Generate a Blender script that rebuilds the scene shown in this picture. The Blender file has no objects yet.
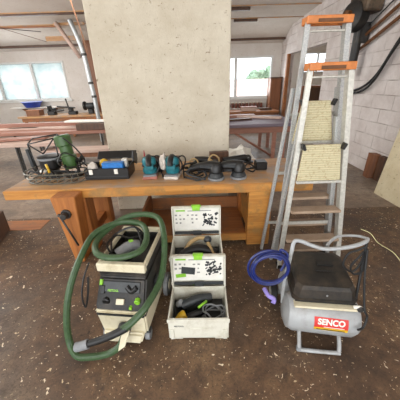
import bpy, bmesh, math, random
from mathutils import Vector, Matrix, Euler, noise
random.seed(7)
PI = math.pi
scn = bpy.context.scene
COL = scn.collection

# ------------------------------------------------------------------ camera
P, R_, F, H = math.radians(24.6), math.radians(1.9), 258.0, 1.57
cd = bpy.data.cameras.new('camera'); cam = bpy.data.objects.new('camera', cd); COL.objects.link(cam)
fw = Vector((0, math.cos(P), -math.sin(P))); r0 = Vector((1, 0, 0)); u0 = r0.cross(fw)
rt = math.cos(R_)*r0 - math.sin(R_)*u0; up = math.cos(R_)*u0 + math.sin(R_)*r0
cam.matrix_world = Matrix(((rt.x, up.x, -fw.x, 0), (rt.y, up.y, -fw.y, 0), (rt.z, up.z, -fw.z, H), (0, 0, 0, 1)))
cd.sensor_width = 36; cd.lens = 36*F/400; cd.clip_start = .05; cd.clip_end = 300
scn.camera = cam

# ------------------------------------------------------------------ world and light
w = bpy.data.worlds.new('sky'); scn.world = w; w.use_nodes = True
bg = w.node_tree.nodes['Background']; bg.inputs[0].default_value = (.90, .95, 1.0, 1); bg.inputs[1].default_value = 4.0
def area(name, loc, rot, sx, sy, power, col):
    l = bpy.data.lights.new(name, 'AREA'); l.shape = 'RECTANGLE'; l.size = sx; l.size_y = sy; l.energy = power; l.color = col
    o = bpy.data.objects.new(name, l); COL.objects.link(o); o.location = loc; o.rotation_euler = rot
    return o
area('daylight_open_front', (-1.0, -3.4, 2.3), (math.radians(78), 0, 0), 7.0, 3.2, 110, (1, .95, .87))
area('daylight_left_windows', (-7.6, 3.6, 2.2), (math.radians(90), 0, math.radians(-90)), 5.0, 2.0, 330, (1, .97, .93))
area('daylight_back_right_window', (1.95, 9.95, 1.75), (math.radians(-80), 0, 0), 1.5, 1.2, 25, (.93, .97, 1))
area('daylight_back_left_window', (-5.7, 9.95, 1.85), (math.radians(-80), 0, 0), 2.6, 1.2, 50, (.93, .97, 1))
area('overhead_area_middle', (-1.9, 6.0, 3.15), (0, 0, 0), 3.2, .4, 70, (1, .97, .92))  # unseen area light under the ceiling, with no fixture modelled
area('daylight_side_room', (5.4, 10.5, 2.2), (math.radians(-80), 0, 0), 1.3, .8, 60, (1, .98, .95))
scn.view_settings.view_transform = 'Standard'; scn.view_settings.look = 'None'
scn.view_settings.gamma = 1; scn.view_settings.use_curve_mapping = False
scn.view_settings.exposure = -0.08

# ------------------------------------------------------------------ materials
def lin(h):
    h = h.lstrip('#'); c = [int(h[i:i+2], 16)/255 for i in (0, 2, 4)]
    return tuple((x/12.92 if x <= .04045 else ((x+.055)/1.055)**2.4) for x in c) + (1,)
class NT:
    def __init__(s, name):
        s.m = bpy.data.materials.new(name); s.m.use_nodes = True; s.t = s.m.node_tree; s.n = s.t.nodes; s.b = s.n['Principled BSDF']
        s.co = s.n.new('ShaderNodeTexCoord')
    def link(s, a, b): s.t.links.new(a, b)
    def mapping(s, scale=(1, 1, 1), rot=(0, 0, 0), src='Object'):
        mp = s.n.new('ShaderNodeMapping'); mp.inputs['Scale'].default_value = scale; mp.inputs['Rotation'].default_value = rot
        s.link(s.co.outputs[src], mp.inputs[0]); return mp.outputs[0]
    def noise(s, v, scale, detail=6, rough=.6, dist=0):
        n = s.n.new('ShaderNodeTexNoise'); n.inputs['Scale'].default_value = scale; n.inputs['Detail'].default_value = detail
        n.inputs['Roughness'].default_value = rough; n.inputs['Distortion'].default_value = dist; s.link(v, n.inputs['Vector']); return n.outputs[0]
    def ramp(s, f, stops):
        r = s.n.new('ShaderNodeValToRGB'); e = r.color_ramp.elements
        while len(e) < len(stops): e.new(.5)
        for k, (p, c) in enumerate(stops): e[k].position = p; e[k].color = c if not isinstance(c, str) else lin(c)
        s.link(f, r.inputs[0]); return r.outputs[0]
    def mix(s, f, a, b, mode='MIX'):
        m = s.n.new('ShaderNodeMix'); m.data_type = 'RGBA'; m.blend_type = mode
        if isinstance(f, (int, float)): m.inputs[0].default_value = f
        else: s.link(f, m.inputs[0])
        for i, x in ((6, a), (7, b)):
            if isinstance(x, str): m.inputs[i].default_value = lin(x)
            else: s.link(x, m.inputs[i])
        return m.outputs[2]
    def bump(s, h, st=.3, d=.01):
        b = s.n.new('ShaderNodeBump'); b.inputs['Strength'].default_value = st; b.inputs['Distance'].default_value = d
        s.link(h, b.inputs['Height']); s.link(b.outputs[0], s.b.inputs['Normal'])
def plain(name, h, rough=.5, metal=0, var=.12, scale=30, bump=0):
    t = NT(name); f = t.noise(t.mapping(), scale)
    c = lin(h)
    a = tuple(max(0, x*(1-var*2)) for x in c[:3])+(1,); b = tuple(min(1, x*(1+var)) for x in c[:3])+(1,)
    t.link(t.ramp(f, [(.3, a), (.7, b)]), t.b.inputs['Base Color'])
    t.b.inputs['Roughness'].default_value = rough; t.b.inputs['Metallic'].default_value = metal
    if bump: t.bump(f, bump, .003)
    return t.m
def wood(name, c1, c2, axis='x', scale=6, rough=.55, stain=None):
    t = NT(name); sc = {'x': (.6, 9, 9), 'y': (9, .6, 9), 'z': (9, 9, .6)}[axis]
    f = t.noise(t.mapping(sc), scale/2, 8, .65, .6)
    col = t.ramp(f, [(.3, c1), (.7, c2)])
    if stain:
        g = t.noise(t.mapping(), 5, 6, .7); col = t.mix(t.ramp(g, [(.48, (0, 0, 0, 1)), (.62, (1, 1, 1, 1))]), col, stain)
    t.link(col, t.b.inputs['Base Color']); t.b.inputs['Roughness'].default_value = rough; t.bump(f, .25, .003)
    return t.m
M = {}
def floor_mat(name, base, dark, light, patch, fleck=.645):
    t = NT(name); v = t.mapping()
    a = t.noise(v, 1.3, 8, .7, .5); b = t.noise(v, 9, 9, .8, .3); c = t.noise(v, .55, 5, .6)
    col = t.ramp(a, [(.32, dark), (.5, base), (.68, light)])
    col = t.mix(t.ramp(c, [(.5, (0, 0, 0, 1)), (.64, (.8, .8, .8, 1))]), col, patch)
    col = t.mix(t.ramp(b, [(.36, (.8, .8, .8, 1)), (.52, (0, 0, 0, 1))]), col, dark)
    col = t.mix(t.ramp(b, [(.55, (0, 0, 0, 1)), (.72, (.6, .6, .6, 1))]), col, light)
    g = t.noise(v, 70, 4, .8); col = t.mix(t.ramp(g, [(.36, (.7, .7, .7, 1)), (.48, (0, 0, 0, 1))]), col, dark)
    cl = t.noise(v, 2.6, 4, .6)
    for sc, th, colr in ((26, fleck+.055, '#dccbb0'), (48, fleck+.035, '#c2ac8b'), (13, fleck+.10, '#e2d6be')):
        f = t.noise(v, sc, 2.0, .55, .8)
        ad = t.n.new('ShaderNodeMath'); ad.operation = 'MULTIPLY_ADD'; t.link(cl, ad.inputs[0]); ad.inputs[1].default_value = .16; t.link(f, ad.inputs[2])
        col = t.mix(t.ramp(ad.outputs[0], [(th+.075, (0, 0, 0, 1)), (th+.095, (1, 1, 1, 1))]), col, colr)
    f = t.noise(t.mapping((1, 1, 1), (0, 0, .7)), 11, 3, .6, 1.0); col = t.mix(t.ramp(f, [(.70, (0, 0, 0, 1)), (.73, (.9, .9, .9, 1))]), col, '#241a14')
    t.link(col, t.b.inputs['Base Color']); t.link(t.ramp(a, [(.3, (.5, .5, .5, 1)), (.7, (.75, .75, .75, 1))]), t.b.inputs['Roughness'])
    t.bump(b, .4, .006); return t.m
M['floor'] = floor_mat('worn_concrete', '#664d38', '#382b22', '#84694a', '#625a51')
M['floor_rear'] = floor_mat('rear_floor', '#857261', '#5f5247', '#a09282', '#8d8780', .70)
def plaster(name, base, dirty, dots, bumps=.25, scale=1.6):
    t = NT(name); v = t.mapping(); sk = t.noise(t.mapping((5, 5, 1.2)), 7, 6, .8, .5)
    a = t.noise(v, scale, 8, .7); b = t.noise(t.mapping((1, 1, 1.6)), 14, 8, .75); c = t.noise(v, 60, 3, .6)
    col = t.ramp(a, [(.35, base), (.72, dirty)])
    col = t.mix(t.ramp(b, [(.61, (0, 0, 0, 1)), (.66, (.85, .85, .85, 1))]), col, dots)
    col = t.mix(t.ramp(sk, [(.60, (0, 0, 0, 1)), (.68, (.6, .6, .6, 1))]), col, dots)
    col = t.mix(t.ramp(t.noise(v, 26, 8, .8), [(.3, (.3, .3, .3, 1)), (.5, (0, 0, 0, 1))]), col, dirty)
    t.link(col, t.b.inputs['Base Color']); t.b.inputs['Roughness'].default_value = .9; t.bump(t.mix(.5, t.mix(.5, a, sk), c), bumps, .01)
    return t.m
M['plaster'] = plaster('pillar_plaster', '#cdc4b2', '#b5a994', '#6a5238', .7, 2.2)
M['ceil'] = plaster('ceiling_paint', '#d8d1c8', '#c6bcb1', '#a08f7c', .1, .9)
M['backwall'] = plaster('back_wall_paint', '#dad5cf', '#c9c0b6', '#a5937f', .1, 1.2)
def brick(name, rot):
    t = NT(name); se = t.n.new('ShaderNodeSeparateXYZ'); cb = t.n.new('ShaderNodeCombineXYZ'); t.link(t.mapping(), se.inputs[0]); t.link(se.outputs[1], cb.inputs[0]); t.link(se.outputs[2], cb.inputs[1]); v = cb.outputs[0]
    br = t.n.new('ShaderNodeTexBrick'); t.link(v, br.inputs['Vector']); br.inputs['Scale'].default_value = 1
    br.inputs['Brick Width'].default_value = .52; br.inputs['Row Height'].default_value = .215; br.inputs['Mortar Size'].default_value = .007; br.inputs['Mortar Smooth'].default_value = .4
    a = t.noise(t.mapping(), 3, 8, .7); n2 = t.noise(t.mapping(), 30, 5, .7); n3 = t.noise(t.mapping(), 2.2, 3, .6)
    col = t.ramp(a, [(.3, '#dbd4d0'), (.7, '#beb3ae')])
    gate = t.ramp(n3, [(.42, (.05, .05, .05, 1)), (.62, (1, 1, 1, 1))])
    mm = t.n.new('ShaderNodeMath'); mm.operation = 'MULTIPLY'; t.link(br.outputs['Fac'], mm.inputs[0]); t.link(gate, mm.inputs[1])
    col = t.mix(mm.outputs[0], col, '#93867d')
    t.link(col, t.b.inputs['Base Color']); t.b.inputs['Roughness'].default_value = .85
    inv = t.n.new('ShaderNodeMath'); inv.operation = 'SUBTRACT'; inv.inputs[0].default_value = 1; t.link(br.outputs['Fac'], inv.inputs[1])
    ad = t.n.new('ShaderNodeMath'); ad.operation = 'ADD'; t.link(inv.outputs[0], ad.inputs[0]); t.link(n2, ad.inputs[1])
    t.bump(ad.outputs[0], .7, .015); return t.m
M['brick'] = brick('white_painted_block', (math.radians(-90), 0, math.radians(-90)))
M['brick'].node_tree.nodes  # block courses run along the wall
M['bench'] = wood('bench_wood', '#9c6228', '#cf9347', 'x', 5, .5, '#96703f')
M['bench_top'] = wood('bench_top_wood', '#9a6c40', '#c79b68', 'x', 4, .5, '#a08a78')
M['bench_leg'] = wood('bench_leg_wood', '#8a5125', '#b87436', 'z', 5)
M['bench_dark'] = wood('bench_inner_wood', '#7d4a26', '#a96c3c', 'x', 5, .6, '#81583a')
M['plank'] = wood('pale_plank', '#a3887c', '#c2a99b', 'x', 4, .6)
M['plank_red'] = wood('red_brown_plank', '#7d5240', '#a27260', 'x', 4, .5)
M['dark_wood'] = wood('dark_wood', '#3f2a1e', '#60412c', 'z', 5, .5)
M['mid_wood'] = wood('brown_wood', '#6a4026', '#8a5836', 'z', 5, .5)
M['table_top'] = wood('table_top_wood', '#5f5360', '#7c6f7a', 'x', 4, .6)
M['cream_board'] = plaster('cream_board_paint', '#cfc4a6', '#b8a785', '#4f3f28', .3, 3)
M['alu'] = plain('aluminium', '#c6c4bb', .42, .35, .1, 50)
def speck(name, base, sp):
    t = NT(name); a = t.noise(t.mapping(), 120, 3, .7)
    t.link(t.ramp(a, [(.42, base), (.62, sp)]), t.b.inputs['Base Color']); t.b.inputs['Roughness'].default_value = .5; t.b.inputs['Metallic'].default_value = .35; return t.m
M['alu_speck'] = speck('paint_spattered_aluminium', '#9b9d9d', '#bdbcb7')
M['orange'] = plain('orange_plastic', '#c67636', .45, 0, .12, 20)
def tread():
    t = NT('cream_ribbed_tread'); wv = t.n.new('ShaderNodeTexWave'); wv.bands_direction = 'Z'; wv.inputs['Scale'].default_value = 18
    t.link(t.mapping(), wv.inputs['Vector']); g = t.noise(t.mapping(), 55, 5, .7)
    col = t.ramp(wv.outputs['Fac'], [(.2, '#b4aa88'), (.6, '#c7bd9a')]); col = t.mix(t.ramp(g, [(.52, (0, 0, 0, 1)), (.64, (.8, .8, .8, 1))]), col, '#a08c66')
    t.link(col, t.b.inputs['Base Color']); t.b.inputs['Roughness'].default_value = .7; t.bump(wv.outputs['Fac'], .5, .004); return t.m
M['tread'] = tread()
M['step'] = plaster('dusty_step', '#ab9682', '#927a62', '#6d5540', .2, 6)
M['black'] = plain('black_plastic', '#111010', .42, 0, .2, 25)
def dusty(name, base, dust, lo=.45, hi=.7, rough=.55, scale=7):
    t = NT(name); a = t.noise(t.mapping(), scale, 8, .75); t.link(t.ramp(a, [(lo, base), (hi, dust)]), t.b.inputs['Base Color'])
    t.b.inputs['Roughness'].default_value = rough; t.bump(a, .15, .003); return t.m
M['black_dusty'] = dusty('dusty_black_plastic', '#191715', '#4a4238', .48, .8)
M['cover'] = dusty('compressor_cover_plastic', '#1b1916', '#483c2f', .45, .75, .5, 5)
M['rubber'] = plain('black_rubber', '#0e0e0e', .6)
M['dgrey'] = plain('dark_grey_plastic', '#2f3234', .45, 0, .15)
M['mgrey'] = plain('mid_grey_plastic', '#7e8082', .5, 0, .12)
M['silver'] = dusty('silver_paint', '#9d9fa0', '#7f7b74', .45, .75, .35, 6)
M['fan_box'] = dusty('grimy_brown_metal', '#2a211a', '#7a6650', .4, .7, .6, 4)
M['cream'] = dusty('cream_plastic', '#cfc6ab', '#a5946f', .5, .78, .5, 8)
M['case'] = dusty('light_grey_case', '#cfccbe', '#a49b84', .48, .75, .5, 6)
M['green_lime'] = plain('lime_green_plastic', '#86c232', .4)
M['hose'] = plain('dark_green_hose', '#37502f', .5, 0, .15, 40)
M['hose_black'] = plain('black_hose', '#161616', .5)
M['blue'] = plain('blue_hose', '#1c2968', .35)
M['purple'] = plain('purple_plastic', '#9082c8', .4)
M['red'] = plain('red_label', '#c8312b', .5, 0, .05)
M['yellow'] = plain('yellow_plastic', '#d2a824', .45)
M['white'] = plain('white_paper', '#dcd9d0', .7, 0, .04)
M['paper_grey'] = plain('grey_print', '#8d8c88', .7)
M['blue_box'] = plain('blue_plastic', '#1f6fb8', .4)
M['teal'] = plain('teal_plastic', '#1c6a74', .4)
M['green_tool'] = plain('green_tool_plastic', '#3b5a2b', .4)
M['bag'] = plain('white_dust_bag', '#c9bfb4', .9)
M['pinkpad'] = plain('pink_sanding_pad', '#a36a5c', .8)
M['redtool'] = plain('red_tool_plastic', '#a02530', .45)
M['pipe'] = plain('galvanised_pipe', '#b3b6b6', .4, .5)
M['rust'] = plain('rusty_pipe', '#6b4426', .6, .2, .2, 12)
M['wire'] = plain('steel_wire', '#77756a', .45, .6)
M['steel'] = plain('dark_steel', '#4a4846', .45, .7)
M['cord_yellow'] = plain('yellow_cord', '#bdb98a', .7)
M['frame_white'] = plain('white_window_frame', '#d9d9d6', .5, 0, .05)
M['navy'] = plain('blue_tub_plastic', '#27409c', .4)
M['roof_tile'] = plain('pale_roof_tile', '#d8b5a8', .8)
M['house'] = plain('pale_house_wall', '#e6e3dc', .9, 0, .03)
M['leaf'] = plain('tree_leaves', '#93ab8e', .8, 0, .3, 4)
M['asphalt'] = plain('outside_ground', '#b9b5ac', .9)
M['brownpot'] = plain('brown_pot', '#6b3a2c', .5, 0, .2)
M['tan'] = plain('tan_grip', '#a3885c', .6)
def glass(name, col, trans):
    t = NT(name); n = t.n; tr = n.new('ShaderNodeBsdfTransparent'); tr.inputs[0].default_value = col
    gl = n.new('ShaderNodeBsdfGlossy'); gl.inputs[0].default_value = (.9, .95, 1, 1); gl.inputs['Roughness'].default_value = .05
    mx = n.new('ShaderNodeMixShader'); mx.inputs[0].default_value = 1-trans; t.link(tr.outputs[0], mx.inputs[1]); t.link(gl.outputs[0], mx.inputs[2])
    t.link(mx.outputs[0], n['Material Output'].inputs[0]); return t.m
M['glass'] = glass('clear_glass', (.97, .99, 1, 1), .92)
def milky():
    t = NT('mottled_translucent_glass'); n = t.n; a = t.noise(t.mapping(), 2.2, 5, .6)
    c = t.ramp(a, [(.35, '#dcdddb'), (.65, '#bcc6c6')])  # two pale tones mottled at random over the pane
    tl = n.new('ShaderNodeBsdfTranslucent'); t.link(c, tl.inputs[0]); tr = n.new('ShaderNodeBsdfTransparent'); t.link(c, tr.inputs[0])
    mx = n.new('ShaderNodeMixShader'); mx.inputs[0].default_value = .45; t.link(tl.outputs[0], mx.inputs[1]); t.link(tr.outputs[0], mx.inputs[2])
    t.link(mx.outputs[0], n['Material Output'].inputs[0]); return t.m
M['milky'] = milky()

# ------------------------------------------------------------------ mesh helpers
def catmull(pts, n=8, closed=False):
    pts = [Vector(p) for p in pts]; out = []; N = len(pts)
    if N < 3 and not closed: return pts
    rng = range(N) if closed else range(N-1)
    for i in rng:
        if closed: p0, p1, p2, p3 = pts[(i-1) % N], pts[i], pts[(i+1) % N], pts[(i+2) % N]
        else: p0, p1, p2, p3 = pts[max(i-1, 0)], pts[i], pts[i+1], pts[min(i+2, N-1)]
        for k in range(n):
            t = k/n; out.append(.5*((2*p1)+(-p0+p2)*t+(2*p0-5*p1+4*p2-p3)*t*t+(-p0+3*p1-3*p2+p3)*t**3))
    if not closed: out.append(pts[-1])
    return out
class MB:
    def __init__(s): s.b = bmesh.new(); s.mi = 0
    def _mark(s, faces):
        for f in faces: f.material_index = s.mi
    def box(s, c, size, rot=None, bev=.004, segs=1):
        mt = Matrix.Translation(Vector(c))
        if rot is not None: mt = mt @ (rot if isinstance(rot, Matrix) else Euler(rot).to_matrix().to_4x4())
        r = bmesh.ops.create_cube(s.b, size=1, matrix=mt @ Matrix.Diagonal((*size, 1)))
        vs = r['verts']; bev = min(bev, min(size)*.3)
        if bev > 0:
            es = list({e for v in vs for e in v.link_edges})
            rr = bmesh.ops.bevel(s.b, geom=es, offset=bev, segments=segs, affect='EDGES', profile=.5)
            s._mark(rr['faces'])
        else: s._mark({f for v in vs for f in v.link_faces})
        return s
    def bb(s, x0, x1, y0, y1, z0, z1, bev=.004, segs=1): return s.box(((x0+x1)/2, (y0+y1)/2, (z0+z1)/2), (abs(x1-x0), abs(y1-y0), abs(z1-z0)), None, bev, segs)
    def loft(s, rings, cap=True, closed=False):
        vr = [[s.b.verts.new(p) for p in r] for r in rings]; n = len(vr[0])
        pairs = list(zip(vr, vr[1:])) + ([(vr[-1], vr[0])] if closed else [])
        for a, b in pairs:
            for i in range(n): 
                f = s.b.faces.new((a[i], a[(i+1) % n], b[(i+1) % n], b[i])); f.material_index = s.mi; f.smooth = True
        if cap and not closed:
            for r, rev in ((vr[0], True), (vr[-1], False)):
                f = s.b.faces.new(list(reversed(r)) if rev else r); f.material_index = s.mi
        return s
    def tube(s, pts, r, seg=8, smooth=6, closed=False, ribs=None):
        pts = catmull(pts, smooth, closed) if smooth else [Vector(p) for p in pts]
        pts = [p for i, p in enumerate(pts) if i == 0 or (p-pts[i-1]).length > 1e-5]
        rad = r if callable(r) else (lambda t: r)
        N = len(pts); rings = []; nrm = None
        for i, p in enumerate(pts):
            if closed: d = pts[(i+1) % N]-pts[i-1]
            else: d = pts[min(i+1, N-1)]-pts[max(i-1, 0)]
            d.normalize()
            if nrm is None: nrm = d.orthogonal().normalized()
            nrm = (nrm-d*nrm.dot(d)); nrm = nrm.normalized() if nrm.length > 1e-6 else d.orthogonal().normalized()
            bn = d.cross(nrm); rr = rad(i/max(1, N-1))
            if ribs: rr *= 1+ribs*(i % 2)
            rings.append([p+(nrm*math.cos(2*PI*k/seg)+bn*math.sin(2*PI*k/seg))*rr for k in range(seg)])
        return s.loft(rings, True, closed)
    def cyl(s, a, b, r, r2=None, seg=20):
        r2 = r if r2 is None else r2; L = (Vector(b)-Vector(a)).length; e = min(.004, r*.2, L*.2) 
        a, b = Vector(a), Vector(b); d = (b-a).normalized(); n = d.orthogonal().normalized(); bn = d.cross(n)
        prof = [(0, r-e), (e, r), (L-e, r2), (L, r2-e)]
        return s.loft([[a+d*h+(n*math.cos(2*PI*k/seg)+bn*math.sin(2*PI*k/seg))*q for k in range(seg)] for h, q in prof])
    def lathe(s, c, prof, axis=(0, 0, 1), seg=24):
        c = Vector(c); d = Vector(axis).normalized(); n = d.orthogonal().normalized(); bn = d.cross(n)
        return s.loft([[c+d*h+(n*math.cos(2*PI*k/seg)+bn*math.sin(2*PI*k/seg))*max(q, .0004) for k in range(seg)] for q, h in prof])
    def prism(s, poly, ext, bev=.003):
        e = Vector(ext); a = [s.b.verts.new(p) for p in poly]; b = [s.b.verts.new(Vector(p)+e) for p in poly]; n = len(a); fs = []
        for i in range(n): fs.append(s.b.faces.new((a[i], a[(i+1) % n], b[(i+1) % n], b[i])))
        fs.append(s.b.faces.new(list(reversed(a)))); fs.append(s.b.faces.new(b)); s._mark(fs)
        if bev:
            es = list({x for f in fs for x in f.edges}); s._mark(bmesh.ops.bevel(s.b, geom=es, offset=bev, segments=1, affect='EDGES')['faces'])
        return s
    def blob(s, c, r, sub=2, jit=.0, seed=0):
        rr = bmesh.ops.create_icosphere(s.b, subdivisions=sub, radius=1, matrix=Matrix.Identity(4))
        for v in rr['verts']:
            k = 1+jit*noise.noise(v.co*2.2+Vector((seed, seed*.7, 1.3)))*2
            v.co = Vector((v.co.x*r[0]*k, v.co.y*r[1]*k, v.co.z*r[2]*k))+Vector(c)
        for f in {f for v in rr['verts'] for f in v.link_faces}: f.smooth = True; f.material_index = s.mi
        return s
    def mesh(s, name, mats, off=None, inv=None):
        bmesh.ops.recalc_face_normals(s.b, faces=s.b.faces)
        for e in s.b.edges:
            if len(e.link_faces) == 2 and e.calc_face_angle(0) > .6: e.smooth = False
        if inv is not None: s.b.transform(inv)
        me = bpy.data.meshes.new(name); s.b.to_mesh(me); s.b.free()
        for m in (mats if isinstance(mats, (list, tuple)) else [mats]): me.materials.append(M[m] if isinstance(m, str) else m)
        return me
ROOT = {}
def thing(name, label, cat, loc=(0, 0, 0), rotz=0, group=None):
    o = bpy.data.objects.new(name, None); COL.objects.link(o); o.empty_display_size = .1
    o.location = loc; o.rotation_euler = (0, 0, rotz); o['label'] = label; o['category'] = cat
    if group: o['group'] = group
    return o
def part(name, mb, mat, parent, world=False, label=None):
    inv = None
    if world:
        top = parent
        while top.parent: top = top.parent
        inv = (Matrix.Translation(top.location) @ Matrix.Rotation(top.rotation_euler.z, 4, 'Z')).inverted()
    me = mb.mesh(name, mat, inv=inv); o = bpy.data.objects.new(name, me); COL.objects.link(o); o.parent = parent
    if label: o['label'] = label
    return o
def solo(name, mb, mat, label, cat, group=None, base=None):
    if base is None:
        vs = [v.co for v in mb.b.verts]; base = Vector((sum(v.x for v in vs)/len(vs), sum(v.y for v in vs)/len(vs), min(v.z for v in vs)))
    me = mb.mesh(name, mat, inv=Matrix.Translation(base).inverted()); o = bpy.data.objects.new(name, me); COL.objects.link(o); o.location = base
    o['label'] = label; o['category'] = cat
    if group: o['group'] = group
    return o
def struct(name, mb, mat, parent=None):
    me = mb.mesh(name, mat); o = bpy.data.objects.new(name, me); COL.objects.link(o)
    if parent: o.parent = parent
    else: o['kind'] = 'structure'
    return o
def text_mesh(name, txt, size, mat, parent, loc, rot, ext=.001, sx=1, bold=.0):
    c = bpy.data.curves.new(name, 'FONT'); c.body = txt; c.size = size; c.extrude = ext; c.offset = bold; c.align_x = 'CENTER'; c.align_y = 'CENTER'
    t = bpy.data.objects.new(name, c); COL.objects.link(t); bpy.context.view_layer.update()
    me = bpy.data.meshes.new_from_object(t.evaluated_get(bpy.context.evaluated_depsgraph_get())); bpy.data.objects.remove(t)
    o = bpy.data.objects.new(name, me); COL.objects.link(o); me.materials.clear(); me.materials.append(M[mat]); o.parent = parent
    o.location = loc; o.rotation_euler = rot; o.scale = (sx, 1, 1); return o
def copy_thing(root):
    r = root.copy(); COL.objects.link(r)
    for ch in list(root.children):
        c = ch.copy(); COL.objects.link(c); c.parent = r
        for g in list(ch.children):
            d = g.copy(); COL.objects.link(d); d.parent = c
    return r

# ------------------------------------------------------------------ the room
struct('floor', MB().bb(-8, 3.3, -3.5, 3.02, -.1, 0, 0), 'floor')
struct('floor_rear', MB().bb(-8, 8, 3.02, 11.2, -.1, 0, 0), 'floor_rear')
struct('trim_1', MB().bb(-8, -1.95, 2.72, 2.96, -.01, .004, .001), 'bench_dark')
# back wall with two window openings
b = MB()
WL, WR = (-7.95, -4.6, 1.13, 2.38), (1.12, 2.72, .98, 2.33)
YB = 10.2
def wall_y(b, y0, y1, x0, x1, z0, z1, holes):
    x = x0
    for (a, c, s_, t_) in sorted(holes):
        b.bb(x, a, y0, y1, z0, z1, 0); b.bb(a, c, y0, y1, z0, s_, 0); b.bb(a, c, y0, y1, t_, z1, 0); x = c
    b.bb(x, x1, y0, y1, z0, z1, 0)
wall_y(b, YB, YB+.25, -8, 3.2, 0, 3.1, [WL, WR]); struct('wall_back', b, 'backwall')
# left wall, right wall
b = MB(); b.bb(-8.2, -8, -3.5, 1.0, 0, 4.3, 0); b.bb(-8.2, -8, 1.0, 6.2, 0, 1.1, 0); b.bb(-8.2, -8, 1.0, 6.2, 3.2, 4.3, 0); b.bb(-8.2, -8, 6.2, 10.45, 0, 4.3, 0)
struct('wall_left', b, 'backwall')
b = MB(); b.bb(3, 3.2, -3.5, 6.75, 0, 4.3, 0); b.bb(3, 3.2, 6.75, 9.5, 2.3, 4.3, 0); b.bb(3, 3.2, 9.5, 10.4, 0, 3.4, 0)
struct('wall_right', b, 'brick')
struct('door_frame_1', MB().bb(2.96, 3.06, 9.38, 9.498, 0, 2.298, .004), 'bench_dark').name = 'trim_2'
# ceiling
def slab(b, y0, z0, y1, z1, x0=-8.2, x1=3.2, t=.08):
    b.prism([(x0, y0, z0), (x0, y1, z1), (x0, y1, z1+t), (x0, y0, z0+t)], (x1-x0, 0, 0), 0)
b = MB(); slab(b, 10.25, 2.68, 9.35, 3.08); slab(b, 9.35, 3.08, 6.6, 3.2); slab(b, 6.6, 3.2, -3.5, 3.9); struct('ceiling', b, 'ceil')
def zc(y): return 2.68+(10.25-y)/.9*.4 if y > 9.35 else (3.08+(9.35-y)/2.75*.12 if y > 6.6 else 3.2+(6.6-y)/10.1*.7)
for i, (y, x0, x1, hh, mat) in enumerate(((8.5, -8, -3.7, .05, 'bench_dark'), (7.4, -6.4, -2.6, .045, 'dark_wood'), (8.5, 1.1, 1.75, .07, 'dark_wood'), (7.45, .7, 1.35, .07, 'dark_wood'), (9.9, -8, 3, .07, 'dark_wood'))):
    struct('trim_%d' % (i+3), MB().bb(x0, x1, y, y+.1, zc(y)-hh, zc(y)-.005, .004), mat)
for i, y in enumerate((8.45, 7.35)):
    struct('trim_%d' % (i+8), MB().bb(-8, 3, y, y+.03, zc(y)-.02, zc(y)+.0, .0), 'bench_top')
# pillar
b = MB(); b.bb(-1.12, .385, 3.2, 3.62, 0, 3.42, .012, 2)
struct('wall_pillar', b, 'plaster')
struct('trim_10', MB().bb(-3.62, -3.3, 9.75, 9.85, 0, 2.9, .005), 'mid_wood')
# windows
def window(n, x0, x1, z0, z1, mull, pane, slant=0):
    b = MB(); y0, y1 = YB-.02, YB+.1; t = .06
    b.bb(x0, x1, y0, y1, z0, z0+t); b.bb(x0, x1, y0, y1, z1-t, z1); b.bb(x0, x0+t, y0, y1, z0+t, z1-t); b.bb(x1-t, x1, y0, y1, z0+t, z1-t)
    for m in mull: b.bb(m-.045, m+.045, y0, y1, z0+t, z1-t)
    o = struct('window_%d' % n, b, 'frame_white')
    xs = [x0+t]+[k for m in mull for k in (m-.045, m+.045)]+[x1-t]
    for k in range(0, len(xs), 2): struct('pane', MB().bb(xs[k], xs[k+1], YB+.03, YB+.036, z0+t, z1-t, 0), pane, o)
    struct('sill', MB().bb(x0-.08, x1+.08, YB-.1, YB-.021, z0-.05, z0-.001), 'frame_white', o)
window(1, *WL, [-7.0, -5.75], 'milky'); window(2, *WR, [1.42], 'glass')
# room seen through the opening on the right
b = MB(); wall_y(b, 11, 11.2, 3.2, 8, 0, 3.1, [(4.0, 5.25, 1.75, 2.45)]); b.bb(7.8, 8, 5, 11, 0, 3.1, 0); b.bb(3.2, 8, 4.8, 5, 0, 3.1, 0); struct('wall_side_room', b, 'backwall')
struct('ceiling_side_room', MB().bb(3.2, 8, 4.8, 11.2, 3.1, 3.2, 0), 'ceil')
b = MB(); b.bb(4.0, 5.25, 10.97, 11.08, 1.75, 1.8); b.bb(4.0, 5.25, 10.97, 11.08, 2.4, 2.45); b.bb(4.0, 4.05, 10.97, 11.08, 1.8, 2.4); b.bb(5.2, 5.25, 10.97, 11.08, 1.8, 2.4); b.bb(4.6, 4.65, 10.97, 11.08, 1.8, 2.4)
wo = struct('window_3', b, 'frame_white'); struct('pane', MB().bb(4.05, 4.6, 11.02, 11.026, 1.8, 2.4, 0), 'glass', wo); struct('pane', MB().bb(4.65, 5.2, 11.02, 11.026, 1.8, 2.4, 0), 'glass', wo)
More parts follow.
